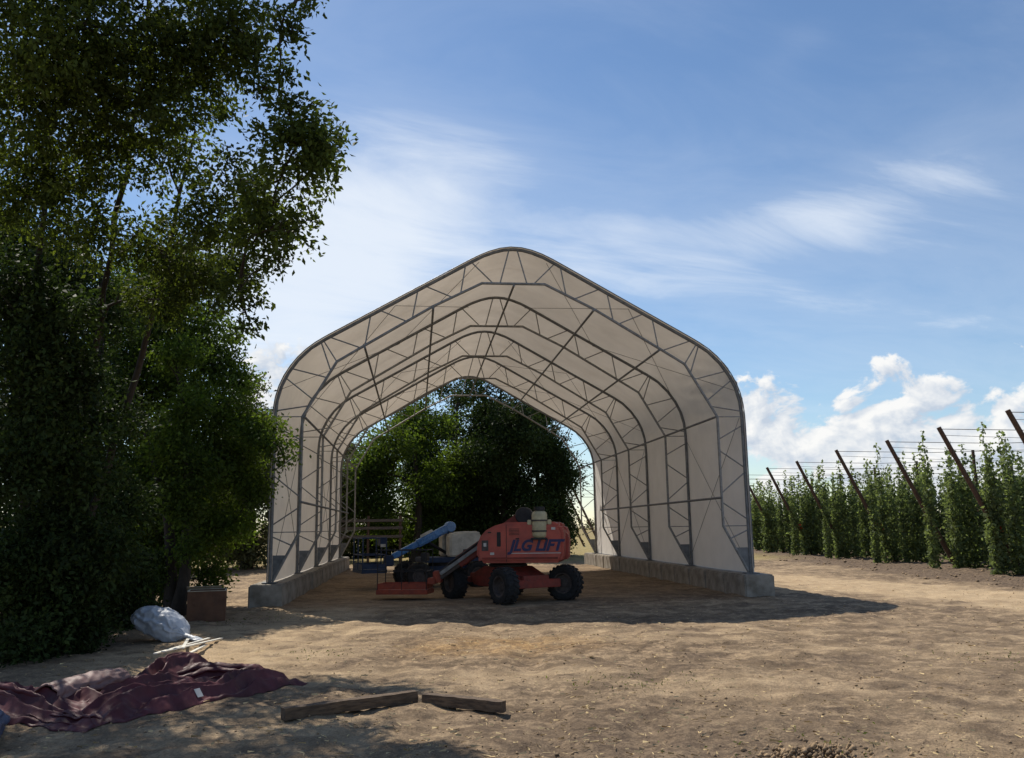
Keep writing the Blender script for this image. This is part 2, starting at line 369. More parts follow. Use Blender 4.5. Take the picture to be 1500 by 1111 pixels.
# ------------------------------------------------------------------ fabric building
ZB, ZE, OA, IB = .563, 4.63, 6.055, 5.385
oarc = [(0,9.126),(.25,9.105),(.5,9.04),(.81,8.92),(1.14,8.74),(4.87,6.62),(5.22,6.39),(5.53,6.08),(5.76,5.75),(5.92,5.42),(6.02,5.05),(6.055,4.63),(6.055,ZB)]
outer = [(-x, z) for x, z in oarc[::-1]]+oarc[1:]
iarc = [(0,8.18),(.838,8.18),(2.147,7.52),(3.9,6.455),(4.565,6.045),(5.385,4.63),(5.385,1.778),(5.99,ZB+.05)]
inner = [(-x, z) for x, z in iarc[::-1]]+iarc[1:]
webs = [((IB,ZE),(OA,ZE)),((5.22,4.91),(6.03,4.78)),((5.14,5.07),(5.84,5.63)),((4.80,5.63),(5.69,5.86)),((4.71,5.80),(4.97,6.55)),((4.565,6.045),(4.91,6.59)),
        ((3.97,6.41),(4.75,6.68)),((3.86,6.48),(3.73,7.26)),((2.80,7.12),(3.48,7.40)),((2.66,7.21),(2.52,7.95)),((1.63,7.79),(2.31,8.07)),((1.40,7.9),(1.27,8.66)),((.54,8.18),(1.11,8.75)),((.36,8.18),(.11,9.11)),
        ((OA,4.40),(IB,4.03)),((IB,3.74),(OA,3.28)),((OA,3.17),(IB,2.62)),((IB,2.39),(OA,1.94)),((OA,1.68),(5.55,1.45)),((IB,1.778),(OA,1.778))]
bld = empty('fabric_building', (BX, BY, 0), BYAW)
tag(bld, 'open-ended white fabric arch building on steel trusses and concrete blocks', 'building')
W3 = lambda q, v=0: (q[0], v, q[1])
def web_meshes():
    out = []
    for sgn in (1, -1):
        for i, (a, b_) in enumerate(webs):
            r = .0185 if i not in (0, 19) else .014
            mb = MB(); mb.tube((sgn*a[0], 0, a[1]), (sgn*b_[0], 0, b_[1]), r, n=6); out.append(mb.mesh('web', smooth=True))
    return out
wm = web_meshes()
ochm = MB().sweep([W3(q) for q in outer], .044, 10).mesh('outer_chord', smooth=True)
ichm = MB().sweep([W3(q) for q in inner], .036, 10).mesh('inner_chord', smooth=True)
def gusset(s):
    return MB().prism([(s*(OA-.05), ZB+.03), (s*(OA-.05), ZB+.66), (s*(5.70), ZB+.66), (s*5.97, ZB+.03)], -.008, .008).mesh('gusset_plate')
gum = [gusset(1), gusset(-1)]
bpm = [MB().box((s*OA, 0, ZB+.012), (.34, .30, .024)).mesh('base_plate') for s in (1, -1)]
for mm in wm+[ichm]: mm.materials.append(M['steel'])
ochm.materials.append(M['steel_d'])
for mm in gum+bpm: mm.materials.append(M['plate'])
for k in range(5):
    tr = link('truss_frame', ochm, None, bld, (0, k*SP, 0))
    link('inner_chord', ichm, None, tr)
    for mm in wm: link('web', mm, None, tr)
    for mm in gum: link('gusset_plate', mm, None, tr)
    for mm in bpm: link('base_plate', mm, None, tr)
for (u, z) in [(0,8.11)]+[(s*a, b_) for s in (1,-1) for a, b_ in ((2.12,7.46),(3.86,6.40),(5.33,4.62),(5.34,2.503))]:
    v1 = 4*SP+.06 if z > 3 else 3*SP+.2
    MB().tube((u, -.10, z), (u, v1, z), .031, n=8).build('purlin', M['steel_d'], bld, smooth=True)
# wind bracing cables in the roof and wall bays
def cab(a, b_): MB().tube(a, b_, .0075, n=5).build('brace_cable', M['cable'], bld)
for k in (0, 2, 3):
    for s in (1, -1):
        for (p1, p2) in (((5.9,5.35),(3.1,7.55)), ((3.1,7.55),(.9,8.78)), ((6.0,.8),(6.0,4.6))):
            cab((s*p1[0], k*SP+.05, p1[1]), (s*p2[0], (k+1)*SP-.05, p2[1]))
            cab((s*p2[0], k*SP+.05, p2[1]), (s*p1[0], (k+1)*SP-.05, p1[1]))
# fabric cover, drawn in a little between the trusses, wrinkled near the front right shoulder
oo = np.array([(x*1.0, z) for x, z in outer]); seg = np.diff(oo, axis=0); L = np.concatenate([[0], np.cumsum(np.hypot(*seg.T))])
sN = 170; ss = np.linspace(0, L[-1], sN)
pu = np.interp(ss, L, oo[:,0]); pz = np.interp(ss, L, oo[:,1])
for _ in range(2): pu[1:-1] = (pu[:-2]+2*pu[1:-1]+pu[2:])/4; pz[1:-1] = (pz[:-2]+2*pz[1:-1]+pz[2:])/4
tu, tz = np.gradient(pu), np.gradient(pz); ln = np.hypot(tu, tz); nu, nz_ = -tz/ln, tu/ln     # outward (path runs left to right)
vN = 121; vv = np.linspace(-.10, LEN+.05, vN)
SS, VV = np.meshgrid(ss, vv)
ph = (VV/SP)%1.; edge = np.sin(np.pi*np.clip(ph, 0, 1))
sag = .07*edge
Sn = SS/L[-1]
wr = .042*np.sin(SS*13+VV*4.5+3*np.sin(VV*1.3))*np.exp(-((Sn-.79)/.045)**2)*np.exp(-((VV-1.2)/2.6)**2)
wr += .026*np.sin(SS*15-VV*3.)*np.exp(-((Sn-.20)/.05)**2)*edge*.8
wr += .022*(vn(SS*1.4, VV*1.1, 7)-.5)+.010*np.sin(VV*22+vn(SS*2, VV, 3)*6)*np.exp(-((Sn-.005)/.05)**2)+.010*np.sin(VV*22+vn(SS*2, VV, 3)*6)*np.exp(-((Sn-.995)/.05)**2)
off = .050-sag+wr
CU = pu[None,:]+nu[None,:]*off; CZ = pz[None,:]+nz_[None,:]*off
CZ[:,0] = ZB+.015; CZ[:,-1] = ZB+.015
id2 = np.arange(vN*sN).reshape(vN, sN)
F2 = np.stack([id2[:-1,:-1], id2[:-1,1:], id2[1:,1:], id2[1:,:-1]], -1).reshape(-1, 4)
link('fabric_cover', np_mesh('fabric_cover', np.stack([CU, VV, CZ], -1).reshape(-1, 3), F2, True), M['fabric'], bld)
# edge hem of the cover round the front truss
MB().sweep([(u+n_*.056, -.09, z+q*.056) for u, z, n_, q in zip(pu[::2], pz[::2], nu[::2], nz_[::2])], .014, 6).build('front_hem', M['plate'], bld, smooth=True)

# concrete block footings
def footing(s, label):
    f = empty('block_footing', (BX, BY, 0), BYAW); tag(f, label, 'concrete blocks')
    v = -.48 if s < 0 else -.55; k = 0
    while v < LEN+.4:
        l = 1.52; mb = MB()
        mb.box((0, 0, 0), (.78, l-.018, ZB+.10)); ob = mb.build('concrete_block', M['concrete'], f, bevel=.035, seg=2)
        ob.location = (s*(OA+.02)+random.uniform(-.022, .022), v+l/2, (ZB-.10)/2+random.uniform(-.014, 0))
        ob.rotation_euler = (random.uniform(-.004,.004), random.uniform(-.006,.006), random.uniform(-.012, .012))
        v += l; k += 1
footing(-1, 'row of grey concrete blocks under the left wall of the arch building')
footing(1, 'row of grey concrete blocks under the right wall of the arch building')

# ------------------------------------------------------------------ boom lifts
def wheel_parts(parent, Mx, r, wd, rimm):
    h = wd/2
    prof = [(r*.56,-h*.80),(r*.62,-h*.92),(r*.80,-h*1.0),(r*.93,-h*.93),(r*.985,-h*.72),(r,-h*.4),(r,h*.4),(r*.985,h*.72),(r*.93,h*.93),(r*.80,h),(r*.62,h*.92),(r*.56,h*.80)]
    mb = MB(Mx); mb.lathe(prof, 28); 
    for i in range(22):                                         # tread lugs
        a = 2*math.pi*i/22
        for sd in (-1, 1):
            rot = Matrix.Rotation(-a-(.07*sd), 3, 'Y') @ Matrix.Rotation(.5*sd, 3, 'X')
            c = Vector((math.cos(a+.07*sd)*(r+.004), sd*h*.45, math.sin(a+.07*sd)*(r+.004)))
            mb.box(c, (.018, h*.95, .06), rot)
    wl = mb.build('wheel', M['rubber'], parent, smooth=True)
    mb = MB(Mx)
    for sd in (-1, 1): mb.lathe([(.0,sd*h*.42),(r*.22,sd*h*.42),(r*.26,sd*h*.30),(r*.46,sd*h*.34),(r*.52,sd*h*.84),(r*.585,sd*h*.86),(r*.585,sd*h*.72)], 24)
    mb.build('rim', rimm, wl, smooth=True)
def frame2(ox, oy, dirx, diry, z=0):
    f = Vector((dirx, diry, 0)); f.normalize(); l = Vector((-f.y, f.x, 0))
    m = Matrix((( f.x, l.x, 0, ox), (f.y, l.y, 0, oy), (0, 0, 1, z), (0,0,0,1))); return m
def text_mesh(body, size, Mx, extr=.003, shear=.3):
    cu = bpy.data.curves.new('lettering', 'FONT'); cu.body = body; cu.size = size; cu.extrude = extr; cu.shear = shear; cu.space_character = .98; cu.offset = .016
    t = bpy.data.objects.new('lettering_tmp', cu); C.objects.link(t); bpy.context.view_layer.update()
    me = bpy.data.meshes.new_from_object(t.evaluated_get(bpy.context.evaluated_depsgraph_get()))
    bpy.data.objects.remove(t); me.transform(Mx); me.materials.clear(); return me
def basket(parent, Mx, lx, wy, z0, ht, mfloor, mrail, r=.02, name='platform'):
    mb = MB(Mx); mb.box((0,0,z0+.06), (lx, wy, .12)); fl = mb.build(name, mfloor, parent, bevel=.01)
    cor = [(-lx/2+.03,-wy/2+.03),(lx/2-.03,-wy/2+.03),(lx/2-.03,wy/2-.03),(-lx/2+.03,wy/2-.03)]
    for i in range(4):
        a, b_ = cor[i], cor[(i+1)%4]
        MB(Mx).tube((*a, z0+.12), (*a, z0+ht), r, n=6).build('post', mrail, fl, smooth=True)
        if max(abs(a[0]-b_[0]), abs(a[1]-b_[1])) > 1.0:
            c = ((a[0]+b_[0])/2, (a[1]+b_[1])/2); MB(Mx).tube((*c, z0+.12), (*c, z0+ht), r, n=6).build('post', mrail, fl, smooth=True)
        for q in (.52, 1.0): MB(Mx).tube((*a, z0+ht*q), (*b_, z0+ht*q), r, n=6).build('rail', mrail, fl, smooth=True)
        MB(Mx).bar((*a, z0+.20), (*b_, z0+.20), .012, .14).build('toe_board', mfloor, fl)
    return fl

# red lift
LX, LY = -.17, 22.86
red = empty('red_boom_lift', (LX, LY, ghs(LX, LY)-.02)); tag(red, 'faded red boom lift with dark lettering on its hood, parked at the arch mouth', 'boom lift')
ch = frame2(0, 0, -.56, .83)
WB, TR, WR = 2.4, 1.85, .44
for sx in (-1, 1):
    for sy in (-1, 1):
        Mx = ch @ Matrix.Translation((sx*WB/2, sy*TR/2, WR)) @ Matrix.Rotation(R(28) if (sx < 0 and sy < 0) else 0, 4, 'Z')
        wheel_parts(red, Mx, WR, .37, M['rim'])
mb = MB(ch); mb.prism([(-1.15,.40),(-1.15,.60),(-.95,.68),(-.45,.86),(.45,.86),(.95,.68),(1.15,.60),(1.15,.40),(.75,.34),(-.75,.34)], -.46, .46); mb.build('chassis', M['reddk'], red, bevel=.02)
for sx in (-1, 1):
    mb = MB(ch); mb.box((sx*WB/2, 0, .46), (.24, TR-.42, .20)); mb.box((sx*(WB/2-.02), 0, .60), (.16, .8, .12)); mb.build('axle', M['reddk'], red, bevel=.02)
    for sy in (-1, 1):
        MB(ch).tube((sx*(WB/2-.2), sy*.2, .40), (sx*(WB/2-.17), sy*.66, .40), .03, n=8).build('steering_rod', M['black'], red)
mb = MB(ch @ Matrix.Rotation(math.pi/2, 4, 'X')); mb.lathe([(0,.85),(.50,.85),(.50,.90),(.46,.92),(.46,.965),(0,.965)], 32); mb.build('turntable', M['black'], red, smooth=True)
tt = frame2(0, 0, -.99, .14)
mb = MB(tt); mb.box((-.45, 0, .985), (1.9, 1.7, .05)); mb.build('deck', M['reddk'], red, bevel=.01)
hp = [(-1.54,1.14),(-1.46,.97),(.54,.97),(.64,1.10),(.63,1.42),(.55,1.62),(.40,1.78),(.18,1.89),(-.12,1.965),(-1.28,1.965),(-1.47,1.90),(-1.55,1.70)]
for s in (1, -1):
    y0, y1 = (.30, 1.05) if s > 0 else (-1.05, -.30)
    hd = MB(tt).prism(hp, y0, y1).build('hood', M['red'], red, bevel=.07, seg=4, smooth=True)
    f = s*1.05
    MB(tt).box((-.12, f, 1.45), (.012, .016, .92)).build('hood_seam', M['black'], hd)
    MB(tt).box((.07, f, 1.55), (.10, .03, .36)).build('vent_slot', M['black'], hd, bevel=.01)
    MB(tt).box((.42, f, 1.40), (.17, .012, .26)).build('control_panel', M['rim'], hd, bevel=.004)
    MB(tt).box((.42, f+s*.008, 1.42), (.07, .006, .09)).build('panel_decal', M['decalw'], hd)
    MB(tt).box((-.45, f, 1.085), (1.9, .03, .05)).build('rub_strip', M['reddk'], hd, bevel=.008)
    MB(tt).box((-.83, f+s*.004, 1.205), (1.30, .005, .018)).build('pinstripe', M['decalw'], hd)
    T = tt @ Matrix(((-s,0,0,-.20 if s > 0 else -1.46),(0,0,s,f+s*.005),(0,1,0,1.27),(0,0,0,1)))
    lm = text_mesh('JLG LIFT', .37, T); lm.materials.append(M['decal']); link('lettering', lm, None, hd)
    for k in range(5): MB(tt).box((-.32, f+s*.002, 1.66+k*.035), (.26, .014, .012)).build('vent_slat', M['black'], hd)
    for (x_, z_) in ((-1.30,1.80),(.24,1.20)): MB(tt).box((x_, f+s*.004, z_), (.10, .006, .06)).build('warning_decal', M['decalw'], hd)
    for x_ in (.30, -.40): MB(tt).box((x_, f+s*.012, 1.72 if x_ > 0 else 1.56), (.09, .02, .03)).build('hood_latch', M['black'], hd, bevel=.005)
    MB(tt).tube((-.9, s*.62, 1.96), (-.9, s*.62, 2.04), .022, n=8).build('lifting_eye', M['black'], hd)
for k in range(4):
    y_ = -.24+k*.16; MB(ch).sweep([(-.5,y_,.80),(-.75,y_,.72),(-.98,y_*1.3,.60),(-1.16,y_*1.9,.50)], .014, 6).build('hydraulic_hose', M['black'], red)
MB(ch).box((-1.13, 0, .50), (.05, .5, .10)).build('bumper_plate', M['black'], red, bevel=.01)
mb = MB(tt); mb.prism([(-1.6,1.02),(-1.2,1.02),(-1.2,1.80),(-1.48,1.80),(-1.62,1.6)], -.30, .30); mb.build('counterweight', M['red'], red, bevel=.04)
# gas cylinder in the hood recess
mb = MB(tt @ Matrix.Translation((-.95, .97, 1.58)) @ Matrix.Rotation(math.pi/2, 4, 'X'))
mb.lathe([(0,0),(.15,0),(.185,.03),(.195,.08),(.195,.56),(.175,.62),(.11,.66),(0,.67)], 24); gt = mb.build('gas_cylinder', M['beige'], red, smooth=True)
mb = MB(tt @ Matrix.Translation((-.95, .97, 1.58)) @ Matrix.Rotation(math.pi/2, 4, 'X')); mb.lathe([(.135,.66),(.14,.66),(.14,.76),(.135,.76),(.0,.755)], 20); mb.build('collar', M['black'], gt, smooth=True)
for z in (1.72, 1.98):
    mb = MB(tt @ Matrix.Translation((-.95, .97, z)) @ Matrix.Rotation(math.pi/2, 4, 'X')); mb.lathe([(.197,0),(.207,0),(.207,.04),(.197,.04)], 24); mb.build('strap', M['rim'], gt)
for sx in (-1, 1): MB(tt).box((-.95+sx*.25, .99, 1.96), (.10, .10, .12)).build('bracket', M['beige'], gt, bevel=.015)
MB(tt).box((-.95, 1.00, 1.555), (.40, .36, .05)).build('cylinder_shelf', M['black'], red, bevel=.01)
# boom
p0, p1 = Vector((-.45, 0, 2.14)), Vector((1.30, 0, .96)); bd = (p1-p0).normalized()
bm_ = MB(tt).bar(p0, p1, .30, .34, up=(0,1,0)).build('boom', M['reddk'], red, bevel=.02)
MB(tt).bar(p1-bd*.3, p1+bd*.62, .22, .25, up=(0,1,0)).build('fly_boom', M['rim'], bm_, bevel=.015)
MB(tt).bar(p0+bd*.9+Vector((0,.19,.02)), p1+bd*.55+Vector((0,.19,.02)), .09, .05, up=(0,1,0)).build('hose_track', M['steel'], bm_, bevel=.008)
MB(tt).tube(p0+bd*.9+Vector((0,.21,.13)), p1+bd*.3+Vector((0,.21,.12)), .028, n=8).build('hydraulic_hose', M['black'], bm_)
mb = MB(tt @ Matrix.Translation(p0)); mb.lathe([(0,-.24),(.20,-.24),(.22,-.2),(.22,.2),(.20,.24),(0,.24)], 24); mb.build('boom_pivot', M['black'], bm_, smooth=True)
MB(tt).tube((.30, 0, 1.08), p0+bd*1.5+Vector((0,0,-.18)), .07, n=10).build('lift_cylinder', M['black'], red)
e = p1+bd*.62
mb = MB(tt); mb.box(e+Vector((.05,0,-.02)), (.22,.26,.30)); mb.box(e+Vector((.18,0,-.12)), (.2,.5,.16)); mb.build('rotator', M['orange'], red, bevel=.02)
bx_ = e.x+.26+.66
pf = basket(red, tt @ Matrix.Translation((bx_, .02, 0)), 1.36, .80, .17, 1.12, M['orange'], M['black'], .013)
MB(tt).box((bx_-.5, -.1, 1.10), (.16, .34, .22)).build('control_box', M['black'], pf, bevel=.015)

# blue lift
QX, QY = -2.35, 28.2
blu = empty('blue_boom_lift', (QX, QY, ghs(QX, QY)-.02)); tag(blu, 'blue boom lift with a pale hood behind the red lift', 'boom lift')
bc = frame2(0, 0, -.93, -.36)
for sx in (-1, 1):
    for sy in (-1, 1): wheel_parts(blu, bc @ Matrix.Translation((sx*.95, sy*.80, .40)), .40, .30, M['rim'])
MB(bc).box((0,0,.52), (1.9,.9,.30)).build('chassis', M['bluedk'], blu, bevel=.03)
for sx in (-1, 1): MB(bc).box((sx*.95,0,.42), (.18,1.3,.16)).build('axle', M['black'], blu, bevel=.02)
mb = MB(bc @ Matrix.Rotation(math.pi/2, 4, 'X')); mb.lathe([(0,.66),(.42,.66),(.42,.78),(0,.78)], 28); mb.build('turntable', M['black'], blu, smooth=True)
MB(bc).box((-.25,0,.86), (1.9,1.2,.16)).build('deck', M['bluedk'], blu, bevel=.02)
for s in (1, -1):
    hd = MB(bc).prism([(-1.12,.95),(-.10,.95),(-.10,1.62),(-.16,1.69),(-1.04,1.74),(-1.13,1.66)], *( (.16,.66) if s > 0 else (-.66,-.16))).build('hood', M['pale'], blu, bevel=.045, seg=3, smooth=True)
    MB(bc).box((-.62, s*.663, 1.12), (.20,.012,.12)).build('hood_latch', M['rim'], hd)
mb = MB(bc); mb.box((-.28,0,1.35), (.22,.24,.98)); ri = mb.build('riser', M['bluedk'], blu, bevel=.03)
a0, a1 = Vector((-.38,0,1.93)), Vector((1.60,0,.98)); ad = (a1-a0).normalized()
bo = MB(bc).bar(a0+ad*.1, a0+ad*1.35, .24, .28, up=(0,1,0)).build('boom', M['blue'], blu, bevel=.05, seg=3, smooth=True)
MB(bc).bar(a0+ad*1.25, a1, .18, .20, up=(0,1,0)).build('fly_boom', M['blue'], bo, bevel=.02)
mb = MB(bc @ Matrix.Translation(a0+ad*.1)); mb.lathe([(0,-.15),(.155,-.15),(.17,-.12),(.17,.12),(.155,.15),(0,.15)], 20); mb.build('boom_knuckle', M['blue'], bo, smooth=True)
MB(bc).bar(a0+ad*.75+Vector((0,.03,.17)), a0+ad*1.2+Vector((0,.03,.17)), .10, .07, up=(0,1,0)).build('valve_cover', M['pale'], bo, bevel=.02)
MB(bc).tube((-.18,0,1.05), a0+ad*.9+Vector((0,0,-.14)), .05, n=10).build('lift_cylinder', M['black'], blu)
MB(bc).box((1.72,0,.86), (.30,.24,.34)).build('rotator', M['bluedk'], blu, bevel=.03)
pb = basket(blu, bc @ Matrix.Translation((2.32, .0, 0)), .78, 1.5, .52, 1.05, M['bluedk'], M['bluedk'], .022)
cb = MB(bc).box((1.98, .22, 1.46), (.20, .42, .26)).build('control_box', M['bluedk'], pb, bevel=.02)
MB(bc).box((1.99, .432, 1.34), (.17, .014, .09)).build('label_plate', M['pale'], cb)
MB(bc).box((1.885, .22, 1.40), (.014, .34, .13)).build('label_plate', M['pale'], cb)

# ------------------------------------------------------------------ things on the ground, front left
def beam(p, q, label, wd=.14, ht=.15):
    p, q = Vector(p), Vector(q); c = (p+q)/2; d = q-p
    z = max(ghs(*(p.lerp(q, t).to_2d())) for t in (0,.25,.5,.75,1))-.018
    mb = MB(); vs = []; fs = []; N = 16; L_ = d.length; sec = []
    for cy_, cz_ in ((-1,-1),(0,-1),(1,-1),(1,0),(1,1),(0,1),(-1,1),(-1,0)): sec.append((cy_*wd/2*(.95 if abs(cy_) and abs(cz_) else 1), ht/2+cz_*ht/2*(.96 if abs(cy_) and abs(cz_) else 1)))
    for i in range(N):
        x = -L_/2+L_*i/(N-1); bow = .012*math.sin(math.pi*i/(N-1))
        vs += [(x+random.uniform(-.006,.006)*(i in (0,N-1)), y_+bow+random.uniform(-.0035,.0035), z_+random.uniform(-.0035,.0035)) for y_, z_ in sec]
    for i in range(N-1):
        for k in range(8): fs.append((i*8+k, i*8+(k+1)%8, i*8+8+(k+1)%8, i*8+8+k))
    fs += [tuple(range(7,-1,-1)), tuple((N-1)*8+k for k in range(8))]
    o = mb.add(vs, fs).build('timber_beam', M['wood'])
    o.location = (c.x, c.y, z); o.rotation_euler = (0, 0, math.atan2(d.y, d.x)); tag(o, label, 'timber')
beam((-2.27,8.80,0), (-1.08,9.62,0), 'longer dark timber beam lying in the tree shade', .12, .115)
beam((-.97,9.56,0), (-.13,9.07,0), 'shorter timber beam with a sunlit top edge, right of the other beam', .11, .11)

def lump(name, pts, ra, rb, m, parent, seed, wr=.05, ns=120, nc=72, open_end=False, zmin=None, tw=0):
    """a soft roll: flattened section swept along pts with creases"""
    P = np.array(pts, float); k = np.linspace(0, 1, len(P)); t = np.linspace(0, 1, ns)
    cx = np.interp(t, k, P[:,0]); cy = np.interp(t, k, P[:,1]); cz = np.interp(t, k, P[:,2])
    for _ in range(6):
        for a in (cx, cy, cz): a[1:-1] = (a[:-2]+2*a[1:-1]+a[2:])/4
    A = np.interp(t, np.linspace(0,1,len(ra)), ra); B = np.interp(t, np.linspace(0,1,len(rb)), rb)
    tx, ty = np.gradient(cx), np.gradient(cy); l = np.hypot(tx, ty); tx, ty = tx/l, ty/l
    th = np.linspace(0, 2*np.pi, nc, endpoint=False); T, TH = np.meshgrid(t, th, indexing='ij')
    n = fbm(T*5+seed, TH*1.1+np.sin(TH)*.4, 4, seed)-.5; n2 = np.abs(np.sin(T*21+TH*2.3+4*n+seed))-.6
    lng = 1-np.abs(2*vn(TH*2.6+2.2*n+seed, T*2.2+seed, seed+3)-1); dg = 1-np.abs(2*vn(T*9+TH*1.8, TH*1.1-T*4, seed+5)-1)
    f = 1+wr*(3.2*n+.8*n2+3.6*(lng-.6)+1.8*(dg**3-.3))
    sx = np.cos(TH+tw*T)*A[:,None]*f; sz = np.sin(TH+tw*T)*B[:,None]*f
    X = cx[:,None]-ty[:,None]*sx; Y = cy[:,None]+tx[:,None]*sx; Z = cz[:,None]+sz
    G = gh(X, Y); Z = np.maximum(Z, G-.012)
    I = np.arange(ns*nc).reshape(ns, nc); I2 = np.roll(I, -1, 1)
    Fq = np.stack([I[:-1], I2[:-1], I2[1:], I[1:]], -1).reshape(-1, 4)
    v = np.stack([X, Y, Z], -1).reshape(-1, 3)
    if open_end:                                               # a wall thickness turned inwards at both ends
        pass
    else:
        cA = v[:nc].mean(0); cB = v[-nc:].mean(0); v = np.vstack([v, cA, cB]); a, b_ = len(v)-2, len(v)-1
        capa = [(a, (i+1)%nc, i, a) for i in range(nc)]
        tri = [(I[0,(i+1)%nc], I[0,i], a) for i in range(nc)]+[(I[-1,i], I[-1,(i+1)%nc], b_) for i in range(nc)]
        me = bpy.data.meshes.new(name); me.from_pydata(v.tolist(), [], Fq.tolist()+[tuple(int(q) for q in x) for x in tri])
        for p_ in me.polygons: p_.use_smooth = True
        return link(name, me, m, parent)
    me = np_mesh(name, v, Fq, True); ob = link(name, me, m, parent)
    so_ = ob.modifiers.new('wall', 'SOLIDIFY'); so_.thickness = .018; so_.offset = -1
    return ob
tarp = empty('vinyl_tarpaulin', (0,0,0)); tag(tarp, 'crumpled heap of burgundy vinyl tarpaulin rolled up on the shaded ground', 'tarpaulin')
def crumple(name, p, q, wid, hgt, seed, m, nu=150, nv=110, layers=2.6, parent=tarp):
    '''a heaped sheet: layered lengthwise folds with sharp creases, loose edges on the ground'''
    p, q = np.array(p, float), np.array(q, float); d = q-p; Lg = np.hypot(*d); d /= Lg; n = np.array([-d[1], d[0]])
    u, v = np.meshgrid(np.linspace(-1,1,nu), np.linspace(-1,1,nv), indexing='ij'); rs = np.random.default_rng(seed)
    w1 = fbm(u*1.5+seed, v*.9, 2, seed)-.5; w2 = fbm(u*3+seed, v*2, 2, seed+4)-.5
    ph = layers*v+.9*u*rs.uniform(-1,1)+1.6*w1+rs.uniform(0,3); saw = ph-np.floor(ph); saw = np.where(saw < .72, np.sin(saw/.72*1.571), (1-saw)/.28)
    cre = 1-np.abs(2*vn(u*3.2+2*w2+seed, v*2.2+u*1.6, seed+2)-1); cre2 = 1-np.abs(2*vn(u*13+v*6, v*9-u*7+seed, seed+6)-1)
    env = np.clip(1-np.abs(v)**2.6, 0, 1)**.75*np.clip(1-np.abs(u+.25*w1)**5, 0, 1)**.6*(.75+.9*w1)
    z = hgt*env*(.34+.62*saw+.13*(cre**2-.4)+.035*(cre2-.5))
    edge = 1+.35*(fbm(u*3+seed*2, v*.7, 3, seed+9)-.5)
    X = (p[0]+q[0])/2+d[0]*u*Lg/2*(1+.12*w1)+n[0]*v*wid*edge+n[0]*.05*np.sin(ph*6.28)*env
    Y = (p[1]+q[1])/2+d[1]*u*Lg/2*(1+.12*w1)+n[1]*v*wid*edge+n[1]*.05*np.sin(ph*6.28)*env
    Z = gh(X, Y)+.006+np.maximum(z, 0); I = np.arange(nu*nv).reshape(nu, nv)
    me = np_mesh(name, np.stack([X,Y,Z],-1).reshape(-1,3), np.stack([I[:-1,:-1],I[1:,:-1],I[1:,1:],I[:-1,1:]],-1).reshape(-1,4), True)
    return link(name, me, m, parent)
rl = crumple('folded_sheet', (-2.85,11.05), (-4.15,8.75), .38, .30, 3, M['vinyl'], layers=1.5)
crumple('folded_sheet', (-3.05,11.3), (-4.6,10.9), .30, .17, 8, M['vinyl'])
crumple('folded_sheet', (-4.05,11.7), (-4.75,9.2), .40, .33, 13, M['vinyl'], layers=1.8)
crumple('folded_sheet', (-4.2,9.05), (-6.3,9.35), .42, .26, 17, M['vinyl'])
lump('fold', [(-4.45,10.1,.20),(-4.62,9.75,.19),(-4.76,9.45,.17),(-4.84,9.25,.15)], [.16,.2,.2,.19], [.10,.13,.13,.13], M['vinylin'], tarp, 13, .05, ns=60, nc=60, open_end=True)
crumple('loose_flap', (-3.9,8.55), (-5.0,9.05), .22, .10, 23, M['vinyl'], 90, 60)
# white label stuck on the near roll, lying on its skin
bpy.context.view_layer.update()
def on_skin(ob, px, py):
    d = ray(px, py).normalized(); hit, loc, nor, _ = ob.ray_cast(Vector((0, 0, CAMH)), d)
    return (loc, nor) if hit else (None, None)
lc, ln_ = on_skin(rl, 290, 1016)
if lc is None: lc, ln_ = Vector((-3.35, 9.9, .33)), Vector((.3,-.5,.8))
q = ln_.to_track_quat('Z', 'Y')
lb = MB(Matrix.Translation(lc+ln_*.012) @ q.to_matrix().to_4x4()).box((0,0,0), (.085,.10,.003)).build('paper_label', M['decalw'], tarp, bevel=.001)
tp = lump('blue_tarp', [(-4.55,7.35,.04),(-4.75,7.9,.09),(-5.0,8.4,.10),(-5.3,8.7,.05)], [.08,.20,.22,.10], [.04,.11,.13,.05], M['bluetarp'], None, 37, .08)
tag(tp, 'dark blue crumpled plastic sheet in the bottom left corner', 'plastic sheet')

bagc = ground_at(243, 938)
bg_ = empty('white_sack', (0,0,0)); tag(bg_, 'plump white plastic sack lying under the trees beside the brown box', 'sack')
lump('sack_body', [(-6.62,15.35,.36),(-6.35,15.28,.34),(-6.0,15.15,.27),(-5.66,15.0,.16),(-5.52,14.92,.11)], [.05,.20,.27,.30,.30,.25,.13,.05], [.06,.17,.22,.25,.25,.21,.11,.04], M['bag'], bg_, 41, .055)
lump('sack_neck', [(-5.55,14.93,.11),(-5.44,14.86,.09),(-5.32,14.80,.06),(-5.2,14.78,.04)], [.045,.035,.08,.11], [.04,.03,.04,.02], M['bag'], bg_, 43, .10, ns=24, nc=24)

for i, (a, b_, w_) in enumerate((((-4.74,11.75,.24),(-5.16,15.0,.05),.055), ((-4.62,11.7,.27),(-4.98,15.1,.05),.055), ((-4.50,12.15,.15),(-4.86,14.0,.06),.05), ((-4.66,12.5,.21),(-5.42,14.75,.05),.05))):
    a = Vector(a); b_ = Vector(b_); b_.z += ghs(b_.x, b_.y)
    o = MB().bar(a, b_, w_, .016).build('white_lath', M['lath'], None, bevel=.003)
    tag(o, ('long white lath leaning on the tarpaulin heap, leftmost pair member', 'long white lath whose far end reaches furthest right', 'shortest white lath, at the right of the bunch', 'thin white lath crossing the others at the sack end')[i], 'lath', 'white laths on the burgundy heap')

